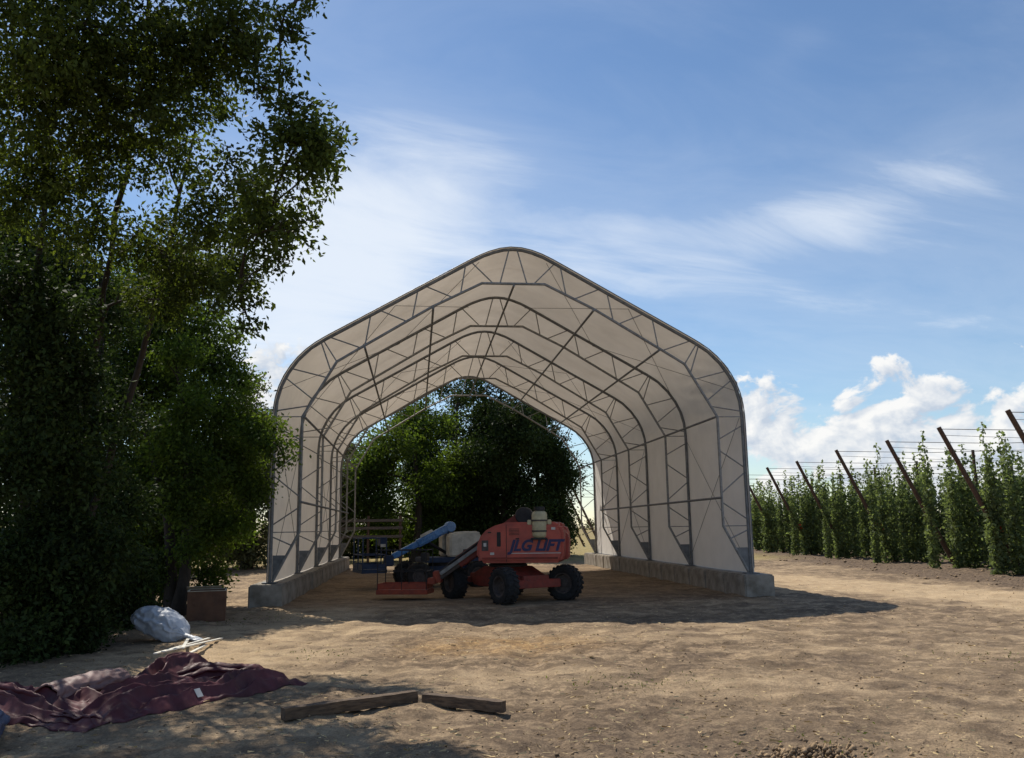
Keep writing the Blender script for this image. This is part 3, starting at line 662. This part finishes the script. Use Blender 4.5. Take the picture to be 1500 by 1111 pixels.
# brown box by the tree trunk
bxo = empty('brown_box', (-6.52, 18.75, ghs(-6.5, 18.7)-.015), R(17)); tag(bxo, 'square brown box standing against the dark tree trunk', 'box')
for (c, d) in (((0,-.36,.31),(.76,.025,.62)), ((0,.36,.31),(.76,.025,.62)), ((-.37,0,.31),(.025,.69,.62)), ((.37,0,.31),(.025,.69,.62))): MB().box(c, d).build('panel', M['box'], bxo, bevel=.004)
MB().box((0,0,.02), (.71,.69,.03)).build('base', M['box'], bxo)
for (c, d) in (((0,-.36,.628),(.76,.035,.014)), ((0,.36,.628),(.76,.035,.014)), ((-.37,0,.628),(.034,.68,.014)), ((.37,0,.628),(.034,.68,.014))): MB().box(c, d).build('rim', M['boxrim'], bxo)
MB(Matrix.Translation((-.08,.40,.66)) @ Matrix.Rotation(R(-35),4,'X')).box((0,0.06,.0), (.72,.20,.008)).build('flap', M['boxrim'], bxo)

# ------------------------------------------------------------------ leaves and trees
def rot_basis(n):
    a = rng.normal(size=(n,3)); a /= np.linalg.norm(a, axis=1)[:,None]
    b = rng.normal(size=(n,3)); b -= (b*a).sum(1)[:,None]*a; b /= np.linalg.norm(b, axis=1)[:,None]
    return a, b, np.cross(a, b)
def leaves(P, size, asp=.5, droop=.35, D=None):
    """one folded leaf blade at each point"""
    n = len(P); a, b, c = rot_basis(n); a[:,2] -= droop
    if D is not None: a += D*.9; b += D[:,[1,2,0]]*.9
    a /= np.linalg.norm(a, axis=1)[:,None]
    b -= (b*a).sum(1)[:,None]*a; b /= np.linalg.norm(b, axis=1)[:,None]; c = np.cross(a, b)
    s = size*rng.uniform(.6, 1.3, n)[:,None]
    v = np.empty((n,4,3)); v[:,0] = P; v[:,1] = P+a*s*.48+b*s*asp*.5+c*s*.10; v[:,2] = P+a*s; v[:,3] = P+a*s*.48-b*s*asp*.5+c*s*.10
    return v.reshape(-1,3), np.arange(4*n).reshape(n,4)
def clumped(blobs, per_m2, leaf_per, sig, shell=.55):
    """leaf points: twigs fill each blob (thicker near its skin), leaves sit round the twigs"""
    out = []; tw = []; dr = []
    for (c, r) in blobs:
        n = max(4, int(per_m2*r*r*4)); d = rng.normal(size=(n,3)); d /= np.linalg.norm(d, axis=1)[:,None]
        rad = r*rng.uniform(0, 1, n)**shell*(.72+.55*vn(d[:,0]*2.3+c[0], d[:,1]*2.3+d[:,2]*1.7, 5))
        q = np.array(c)+d*rad[:,None]*np.array([1,1,.92]); tw.append(q)
        k = rng.poisson(leaf_per, n)
        rp = np.repeat(q, k, axis=0); dq = rng.normal(size=(n,3)); dq /= np.linalg.norm(dq, axis=1)[:,None]; dr.append(np.repeat(.6*d+.8*dq, k, axis=0)); out.append(rp+rng.normal(size=rp.shape)*sig*np.array([1,1,.8]))
    return np.vstack(out), np.vstack(dr)
def limb(mb, p, q, r0, r1, bend=.15, n=6, seg=6):
    p, q = Vector(p), Vector(q); L = (q-p).length
    o1 = Vector((random.uniform(-1,1), random.uniform(-1,1), random.uniform(.2,1)))*L*bend
    pts = [p.lerp(q, t/seg)+o1*math.sin(math.pi*t/seg)+Vector((random.uniform(-1,1),random.uniform(-1,1),random.uniform(-1,1)))*L*.015*(0 < t < seg) for t in range(seg+1)]
    mb.sweep(pts, [r0+(r1-r0)*(t/seg)**.8 for t in range(seg+1)], n); return pts
def tree(name, label, stems, blobs, lm, per_m2, leaf_per, size, sig, rtr=.16, group=None, shell=.55, twigs=.5, asp=.5, bark='bark'):
    bx0, by0 = stems[0][0][0], stems[0][0][1]
    root = empty(name, (0,0,0)); tag(root, label, 'tree', group)
    tm = MB(); lmb = MB(); nodes = []
    for st in stems:
        pts = [Vector(s) for s in st]; fine = []
        for a, b_ in zip(pts[:-1], pts[1:]):
            for t in range(4): fine.append(a.lerp(b_, t/4)+Vector((random.uniform(-1,1),random.uniform(-1,1),0))*.035)
        fine.append(pts[-1]); N = len(fine)
        rr = [rtr*(1.5 if i == 0 else 1.12 if i == 1 else 1)*(1-.78*i/(N-1)) for i in range(N)]
        tm.sweep(fine, rr, 10); nodes += list(zip(fine[2:], rr[2:]))
    P, T = clumped(blobs, per_m2, leaf_per, sig, shell)
    for (c, r) in sorted(blobs, key=lambda q: -q[1]):
        c = Vector(c); best = min(nodes, key=lambda q: (q[0]-c).length+max(0, q[0].z-c.z+.3)*1.2)
        r0 = max(.012, min(best[1]*.7, .02+.05*r))
        pts = limb(lmb, best[0], c, r0, .010+.006*r); 
        nodes += [(pts[3], r0*.7), (pts[6], r0*.4)]
        for k in range(int(3+5*r*twigs*2)):
            d = Vector(rng.normal(size=3)); d.normalize(); limb(lmb, pts[random.choice((3,4,5,6))], c+d*r*random.uniform(.6,.98), .011+.004*r, .004, .1, 4, 4)
    tm.build('trunk', M[bark], root, smooth=True); lmb.build('limbs', M[bark], root)
    v, f = leaves(P, size, asp, .35, T); link('crown', np_mesh('crown', v, f), lm, root)
    return root
def B(L): return [(tuple(at(px, py, d)), r) for px, py, d, r in L]
gz = lambda x, y: ghs(x, y)-.06
# near tree reaching over the frame's top left
tree('near_tree', 'tallest leafy tree at the left, its crown cut by the top edge',
     [[(-7.9,14.9,gz(-7.9,14.9)),(-7.7,14.9,2.),(-7.2,14.5,4.2),(-6.6,13.6,6.3),(-5.8,12.6,8.8),(-5.3,11.6,10.6)],
      [(-7.7,15.15,gz(-7.7,15.1)),(-7.3,15.1,2.2),(-6.6,14.9,4.6),(-5.8,14.0,6.5),(-4.9,12.6,8.0)],
      [(-8.2,14.9,gz(-8.2,14.9)),(-8.2,14.6,2.4),(-7.9,13.8,5.),(-7.2,12.6,7.4),(-6.5,11.5,9.2)]],
     B([(440,200,10,.46),(472,212,9.9,.26),(420,240,10,.5),(468,243,9.9,.22),(425,175,10,.3),(400,300,10.3,.45),(430,340,10.2,.25),(375,350,10.8,.45),(412,375,10.6,.2),(350,425,11,.30),(362,465,11,.2),(345,265,11.4,.42),(300,325,12,.6),(245,225,12,.62),
        (60,60,10,.9),(160,40,10.5,.9),(260,50,11,.85),(315,60,11,.65),(362,95,10.8,.38),(385,130,10.5,.22),(290,125,11.5,.65),(210,140,11,.8),(120,140,11,.9),(40,160,11,.9),(345,30,10.5,.45),(375,70,10.6,.25),
        (165,235,12,.62),(85,255,12,.75),(20,280,12,.8),(135,345,12.5,.6),(230,365,12.5,.55),(310,420,14.2,.6),(340,385,14.3,.5),(375,310,14.6,.5),(280,400,13.5,.6),(230,440,13.5,.5),
        (415,28,9.2,.10),(428,48,9.2,.07),(416,102,9.8,.10),(455,-4,9.4,.10),
        (100,-120,10.5,1.0),(250,-120,11,1.),(350,-60,11,.55),(0,-60,10,.9),(180,-260,11,1.1),(300,-230,11.5,.9)]),
     M['leaf2'], 38, 32, .088, .095, .09, asp=.5, shell=.45)
# tree by the box
tree('box_tree', 'broad green tree rising behind the brown box beside the arch building',
     [[(-7.35,19.35,gz(-7.35,19.35)),(-7.3,19.5,1.2),(-7.6,20.2,3.2),(-8.3,21.2,5.8),(-8.8,21.9,8.4)],
      [(-7.5,19.4,gz(-7.5,19.4)),(-7.9,20.,2.),(-9.1,21.2,4.4),(-10.1,22,7.2)]],
     B([(320,600,21,.9),(378,635,20.3,.55),(402,650,20,.32),(418,672,19.9,.2),(345,690,21,.8),(375,720,20.6,.4),(300,680,21.5,1.3),(305,780,21.5,.85),(340,770,21,.5),(240,560,22,1.6),(230,700,22,1.6),(250,800,21.5,1.0),(200,450,22.5,1.6),(290,490,22,1.1),(325,535,21.5,.6),(350,560,21.5,.45),
        (150,560,22,1.5),(160,720,22,1.5),(170,820,21.5,1.0),(250,400,22.5,1.2),(300,850,21,.45),(225,860,20.5,.5),(262,740,19.2,.55),(285,690,19.3,.6),(250,650,19.4,.6),(270,800,19.1,.35),(275,600,19.6,.6),(265,520,19.8,.6),(255,440,20,.6)]),
     M['leaf'], 44, 30, .105, .15, .15, asp=.52, shell=.5)
# left tree
tree('left_tree', 'dark leafy tree at the left edge behind the shrubs',
     [[(-9.2,16.9,gz(-9.2,16.9)),(-9.1,16.9,2.6),(-8.9,17,5.),(-8.8,17.1,8.2)],[(-8.5,16.6,gz(-8.5,16.6)),(-8.3,16.8,3.),(-8.3,17.,5.5),(-8.5,17.2,7.5)]],
     B([(40,480,16.5,1.1),(95,560,16.5,1.0),(30,620,16.5,1.2),(110,660,16.5,.95),(50,760,15.5,1.1),(20,850,15,.95),(120,790,16,.9),(20,430,13.2,.75),(80,470,13.3,.7),(35,540,13.2,.8),(110,545,13.6,.65),(70,620,13.4,.75),(150,620,14.6,.6),(15,690,13.0,.7),(110,700,14,.7),(90,410,17,1.05),(20,360,17,1.2),(150,460,17.4,.8),(170,600,17.4,.7),(180,740,17.2,.7)]),
     M['leaf3'], 50, 28, .10, .125, .12)
def shrub(px, py, d, r, label, lm='leaf3'):
    c = at(px, py, d); base = (c.x, c.y, gz(c.x, c.y)); root = empty('shrub', (0,0,0)); tag(root, label, 'shrub', 'shrubs at the foot of the left trees')
    bl = [(tuple(c+Vector((random.uniform(-.5,.5), random.uniform(-.5,.5), random.uniform(-.35,.35)))*r), r*random.uniform(.5,.75)) for _ in range(7)]
    bl += [((c.x+random.uniform(-.6,.6)*r, c.y+random.uniform(-.6,.3)*r, base[2]+.3*r), r*.42) for _ in range(4)]
    P, T = clumped(bl, 60, 24, .10); P[:,2] = np.maximum(P[:,2], .03); st = MB()
    for (q, _) in bl: limb(st, (base[0]+random.uniform(-.1,.1), base[1]+random.uniform(-.1,.1), base[2]), q, .022, .008, .12, 5)
    st.build('stems', M['bark'], root); v, f = leaves(P, .095, .5, .3, T); link('foliage', np_mesh('foliage', v, f), M[lm], root)
shrub(15, 830, 13.4, 1.15, 'dark shrub cut by the left edge of the photo')
shrub(85, 830, 14.0, 1.15, 'dark rounded shrub second from the left edge')
shrub(118, 838, 15.4, .95, 'dark shrub in the middle of the shrub row')
shrub(178, 852, 17.4, .75, 'dark shrub just left of the white sack')
shrub(228, 838, 19.8, .55, 'lighter shrub left of the dark tree trunk', 'leaf')

# trees beyond the building
def far_tree(name, label, x, y, hgt, wid, lm, dens=1., z0=.35, seed=0, size=.20):
    random.seed(100+seed); bl = []
    for i in range(15):
        t = (i+.5)/15; z = z0+(hgt-z0)*t; rr = wid*math.sin(math.pi*min(.97, .22+.72*t))**.7
        for k in range(2 if t < .85 else 1):
            a = random.uniform(0, 6.28); q = rr*random.uniform(.2, .95)
            bl.append(((x+q*math.cos(a), y+q*math.sin(a), z+random.uniform(-.3,.3)), rr*random.uniform(.20,.44)))
    return tree(name, label, [[(x,y,gz(x,y)),(x+.15,y,hgt*.3),(x-.1,y+.1,hgt*.62),(x,y,hgt*.86)]], bl, lm, 17*dens, 18, size, .28, .26, 'trees beyond the building', .5, .25)
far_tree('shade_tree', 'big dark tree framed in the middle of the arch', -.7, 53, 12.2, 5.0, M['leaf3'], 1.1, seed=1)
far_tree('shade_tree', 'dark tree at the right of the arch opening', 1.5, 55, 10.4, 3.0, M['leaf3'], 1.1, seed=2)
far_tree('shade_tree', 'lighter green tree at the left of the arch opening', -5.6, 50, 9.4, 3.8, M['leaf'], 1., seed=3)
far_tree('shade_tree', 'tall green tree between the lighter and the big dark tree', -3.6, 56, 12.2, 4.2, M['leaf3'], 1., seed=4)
far_tree('olive_tree', 'grey-green tree just left of the arch building far behind', -13.4, 44, 9.3, 3.2, M['leafo'], 1., seed=5)
far_tree('olive_tree', 'low grey-green tree behind the tree beside the box', -15.8, 40, 7.0, 3.6, M['leafo'], 1., seed=6)
far_tree('olive_tree', 'grey-green tree hidden low beside the left wall far back', -11.6, 52, 7.2, 3.4, M['leafo'], 1., seed=7)
random.seed(21)
# low bushes under and behind the far trees
for i in range(11):
    x, y, r = -13+i*1.6+random.uniform(-.4,.4), 57.5+random.uniform(-1,1.5), random.uniform(1.2,1.7)
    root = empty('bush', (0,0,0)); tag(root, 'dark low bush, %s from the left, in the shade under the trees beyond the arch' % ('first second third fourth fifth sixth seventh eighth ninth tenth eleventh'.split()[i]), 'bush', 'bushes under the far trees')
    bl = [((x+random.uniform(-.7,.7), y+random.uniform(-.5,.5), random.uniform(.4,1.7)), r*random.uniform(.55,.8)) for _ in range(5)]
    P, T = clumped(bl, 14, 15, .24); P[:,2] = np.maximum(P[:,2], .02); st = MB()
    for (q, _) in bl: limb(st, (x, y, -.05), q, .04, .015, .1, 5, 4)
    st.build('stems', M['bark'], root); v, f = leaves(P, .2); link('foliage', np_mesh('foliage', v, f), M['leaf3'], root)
# distant tree line: one mass on the horizon
bl = []
for i in range(150):
    x = -420+i*6.+random.uniform(-3,3); bl.append(((x, 560+random.uniform(-20,20), 2.5+random.uniform(0,2.5)), random.uniform(3,5.2)))
P, T = clumped(bl, .28, 7, 1.0); v, f = leaves(P, 1.5, .8)
tag(link('far_tree_line', np_mesh('far_tree_line', v, f), M['leafo']), 'thin grey-green line of trees along the horizon', kind='stuff')

# rail fence behind the building, left
fc = empty('rail_fence', (-11.2, 46.5, 0), R(4)); tag(fc, 'weathered grey board fence behind the arch building at the left', 'fence')
for i in range(4): MB().tube((i*1.7, .06, -.1), (i*1.7, .06, 2.55), .07, n=8).build('post', M['pole'], fc, smooth=True)
for i, z in enumerate((1.45, 1.9, 2.3)): MB().box((2.55, 0, z), (5.4, .035, .15)).build('rail', M['rail'], fc, bevel=.006)

# ------------------------------------------------------------------ hop yard
def hop_mesh(seed):
    r_ = np.random.default_rng(seed); P = []; hgt = r_.uniform(4.6, 5.25); z = .10
    while z < hgt:
        t = z/hgt; rad = (.25 if t < .6 else .25-.17*(t-.6)/.4)*r_.uniform(.75,1.25); k = int(26*(1-.45*t)) if t < .75 else int(11*(1.5-t))
        a = r_.uniform(0, 6.283, k); q = rad*np.sqrt(r_.uniform(.05,1,k))
        P.append(np.stack([q*np.cos(a), q*np.sin(a), np.full(k, z)+r_.normal(0,.03 if t > .7 else .05,k)], -1)); z += .085 if t < .7 else .17
        if r_.uniform() < .10 and t < .85:                          # a side shoot
            k = 10; a = r_.uniform(0,6.283); l = np.linspace(.1,.55,k)
            P.append(np.stack([l*math.cos(a)+r_.normal(0,.04,k), l*math.sin(a)+r_.normal(0,.04,k), z-.2*l+r_.normal(0,.04,k)], -1))
    v, f = leaves(np.vstack(P), .155, .75, .45); me = np_mesh('foliage', v, f); me.materials.append(M['hop']); return me
hm = [hop_mesh(200+i) for i in range(7)]
stm = MB().sweep([(0,0,-.05),(.03,.01,1.2),(-.02,.02,2.4),(.02,-.02,3.7),(0,0,5.0)], [.016,.014,.011,.007,.005], 5).mesh('bine_stem'); stm.materials.append(M['bark'])
ORD = 'nearest second third fourth fifth sixth seventh eighth ninth tenth eleventh twelfth thirteenth'.split()
rows = [25.6, 29.9, 34.2, 39.7, 45.4, 50.8, 56.3, 61.8, 67.3, 72.8, 78.3, 84, 90]
NTH = 'first second third fourth fifth sixth seventh eighth ninth tenth eleventh twelfth thirteenth fourteenth fifteenth sixteenth seventeenth eighteenth nineteenth twentieth twenty-first twenty-second twenty-third twenty-fourth twenty-fifth'.split()
for ri, ry in enumerate(rows):
    cnt = -1
    for k in range(0 if ri else 8, 25):
        if ri > 7 and k > 13: continue
        if random.random() < .07: continue
        x = 16.3+k*.43+random.uniform(-.12,.12); y = ry+random.uniform(-.22,.22)
        h_ = empty('hop_plant', (x, y, ghs(x, y)), random.uniform(0, 6.28)); s_ = random.uniform(.78, 1.07); w_ = random.uniform(.75, 1.12); h_.scale = (w_, w_, s_)
        cnt += 1; tag(h_, '%s leafy hop plant from the open end of the %s hop row' % (NTH[cnt], ORD[ri]), 'hop plant', 'hop plants of the %s row' % ORD[ri])
        link('foliage', hm[random.randrange(7)], None, h_); link('bine_stem', stm, None, h_)
names = ['leaning brown hop pole cut by the right edge of the photo', 'tallest fully seen leaning hop pole, near the right edge', 'second tallest fully seen leaning hop pole', 'third fully seen leaning hop pole from the right edge',
         'fourth fully seen leaning hop pole from the right edge', 'smallest leaning hop pole standing clear of the arch wall', 'leaning hop pole half hidden at the arch wall', 'far leaning hop pole hidden behind the arch wall']
shaft = MB().sweep([(0,0,-.15),(-.85,0,1.7),(-2.40,0,5.08)], [.098,.092,.078], 10).mesh('shaft', smooth=True); shaft.materials.append(M['pole'])
for i, ry in enumerate(rows[:8]):
    x = 17.4; pl = empty('hop_pole', (x, ry+.3, ghs(x, ry))); tag(pl, names[i], 'pole', 'leaning end poles of the hop yard')
    link('shaft', shaft, None, pl)
    MB().sweep([(-2.36,0,5.02),(2.,0,4.90),(6.5,0,4.96),(13,0,4.9)], .013, 5).build('trellis_wire', M['cable'], pl)
    MB().sweep([(-2.25,.02,4.8),(3,.03,4.55),(9,.03,4.6),(13,.03,4.5)], .008, 5).build('trellis_wire', M['cable'], pl)
    if i in (1, 3, 5):
        MB(Matrix.Translation((-.66,-.11,1.55)) @ Matrix.Rotation(R(-24),4,'Y')).box((0,0,0), (.16,.012,.42)).build('marker_flag', M['flag'], pl, bevel=.004)
    for kx in (4., 9.): MB().tube((kx,.1,-.2), (kx,.1,5.0), .07, n=8).build('row_post', M['pole'], pl, smooth=True)
# bare poles of the field beyond the arch
for i, (x, y) in enumerate(((6.6,92),(6.75,84),(6.9,76),(5.4,92),(7.0,69))):
    pl = empty('field_pole', (x, y, 0)); tag(pl, '%s thin leaning pole in the dry field at the right inside the arch' % ('second','third','fourth','leftmost','rightmost')[i], 'pole', 'leaning poles in the field beyond the arch')
    o = link('shaft', shaft, None, pl)
    MB().sweep([(-2.38,0,5.0),(3,0,4.9),(9,0,4.9)], .012, 4).build('trellis_wire', M['cable'], pl)

# ------------------------------------------------------------------ loose stuff on the soil
def scatter(n, y0, y1, x_of, keep):
    y = y0*(y1/y0)**rng.uniform(0,1,n); x = x_of(n, y); k = keep(x, y) > rng.uniform(0,1,n); return x[k], y[k]
oc = np.array([(1,0,0),(-1,0,0),(0,1,0),(0,-1,0),(0,0,1),(0,0,-1)], float); of = np.array([(0,2,4),(2,1,4),(1,3,4),(3,0,4),(2,0,5),(1,2,5),(3,1,5),(0,3,5)])
def clods(name, n, smin, smax, keep, label, y0=5.5, y1=32, mt='clod'):
    x, y = scatter(n, y0, y1, lambda n, y: rng.uniform(-.72, .78, n)*y, keep); k = len(x)
    s = smin*(smax/smin)**(rng.uniform(0,1,k)**2.2); V = oc[None]*s[:,None,None]*rng.uniform(.6,1.25,(k,6,1))*np.array([1,1,.7])
    a = rng.uniform(0,6.28,k); ca, sa = np.cos(a), np.sin(a)
    X = V[:,:,0]*ca[:,None]-V[:,:,1]*sa[:,None]; Y = V[:,:,0]*sa[:,None]+V[:,:,1]*ca[:,None]
    V[:,:,0] = X+x[:,None]; V[:,:,1] = Y+y[:,None]; V[:,:,2] += (gh(x,y)+s*.25)[:,None]
    Fz = (of[None]+6*np.arange(k)[:,None,None]).reshape(-1,3)
    tag(link(name, np_mesh(name, V.reshape(-1,3), Fz), M[mt]), label, kind='stuff')
nin = lambda x, y: 1-inside(x, y, -.6)
clods('soil_clods', 16000, .005, .022, lambda x, y: nin(x,y)*np.clip(fbm(x*.9,y*1.6,4,51)*2.6-.9,.05,1)*(x < 14.3), 'small crumbs of brown soil scattered over the yard')
clods('strip_clods', 7000, .02, .09, lambda x, y: (x > 13.4)*(x < 24)*1., 'rough brown clods of soil along the hop rows', 20, 60)
def stalks(name, n, ln0, keep, label, mt, y0=5.5, y1=26, lift=.012):
    x, y = scatter(n, y0, y1, lambda n, y: rng.uniform(-.7,.75,n)*y, keep); k = len(x); a = rng.uniform(0,6.28,k); l = ln0*rng.uniform(.4,1.4,k); wd = .0022+.00035*y
    dxy = np.stack([np.cos(a),np.sin(a)],-1); pr = np.stack([-np.sin(a),np.cos(a)],-1); z = gh(x,y)+lift
    V = np.empty((k,4,3)); c = np.stack([x,y],-1)
    for i, (t, s) in enumerate(((-.5,-1),(.5,-1),(.5,1),(-.5,1))):
        V[:,i,:2] = c+dxy*(l*t)[:,None]+pr*(wd*s*.5)[:,None]; V[:,i,2] = z+rng.uniform(-.004,.018,k)
    tag(link(name, np_mesh(name, V.reshape(-1,3), np.arange(4*k).reshape(k,4)), M[mt]), label, kind='stuff')
stalks('straw_litter', 11000, .065, lambda x, y: nin(x,y)*np.clip(.20+.8*np.exp(-((y-14.2)/1.3)**2-(x/2.4)**2)+.5*np.exp(-((y-8)/2)**2-((x-1)/3)**2),0,1)*(x < 14), 'dry straw and stalk litter lying on the soil', 'straw')
n_ = 380; wx, wy = [], []
for (cx_, cy_, s_) in ((1.75,10.6,.28),(1.2,10.2,.2),(-3.0,13.2,.15),(2.4,7.4,.3),(6.5,12.,.3),(-5.6,17.6,.3),(-5.2,18.6,.25)): wx.append(rng.normal(cx_,s_*1.6,70)); wy.append(rng.normal(cy_,s_*1.3,70))
wx = np.concatenate(wx); wy = np.concatenate(wy); wp = np.stack([wx,wy,gh(wx,wy)+rng.uniform(.0,.05,len(wx))],-1); v, f = leaves(wp, .038, .35, -.4)
tag(link('small_weeds', np_mesh('small_weeds', v, f), M['weed']), 'small green weeds sprouting from the soil', kind='stuff')
# a heap of dug soil at the bottom edge
hx, hy = 2.35, 7.25; k = 420; a = rng.uniform(0,6.28,k); q = np.abs(rng.normal(0,.24,k)); s = rng.uniform(.008,.03,k)
V = oc[None]*s[:,None,None]*rng.uniform(.6,1.3,(k,6,1)); px2, py2 = hx+q*np.cos(a)*1.4, hy+q*np.sin(a)*.8
V[:,:,0] += px2[:,None]; V[:,:,1] += py2[:,None]; V[:,:,2] += (gh(px2,py2)+np.clip(.09-q*.25,0,1)*rng.uniform(.1,1,k))[:,None]
hp_ = link('soil_heap', np_mesh('soil_heap', V.reshape(-1,3), (of[None]+6*np.arange(k)[:,None,None]).reshape(-1,3)), M['clod']); tag(hp_, 'small heap of dug brown soil at the bottom edge', kind='stuff')
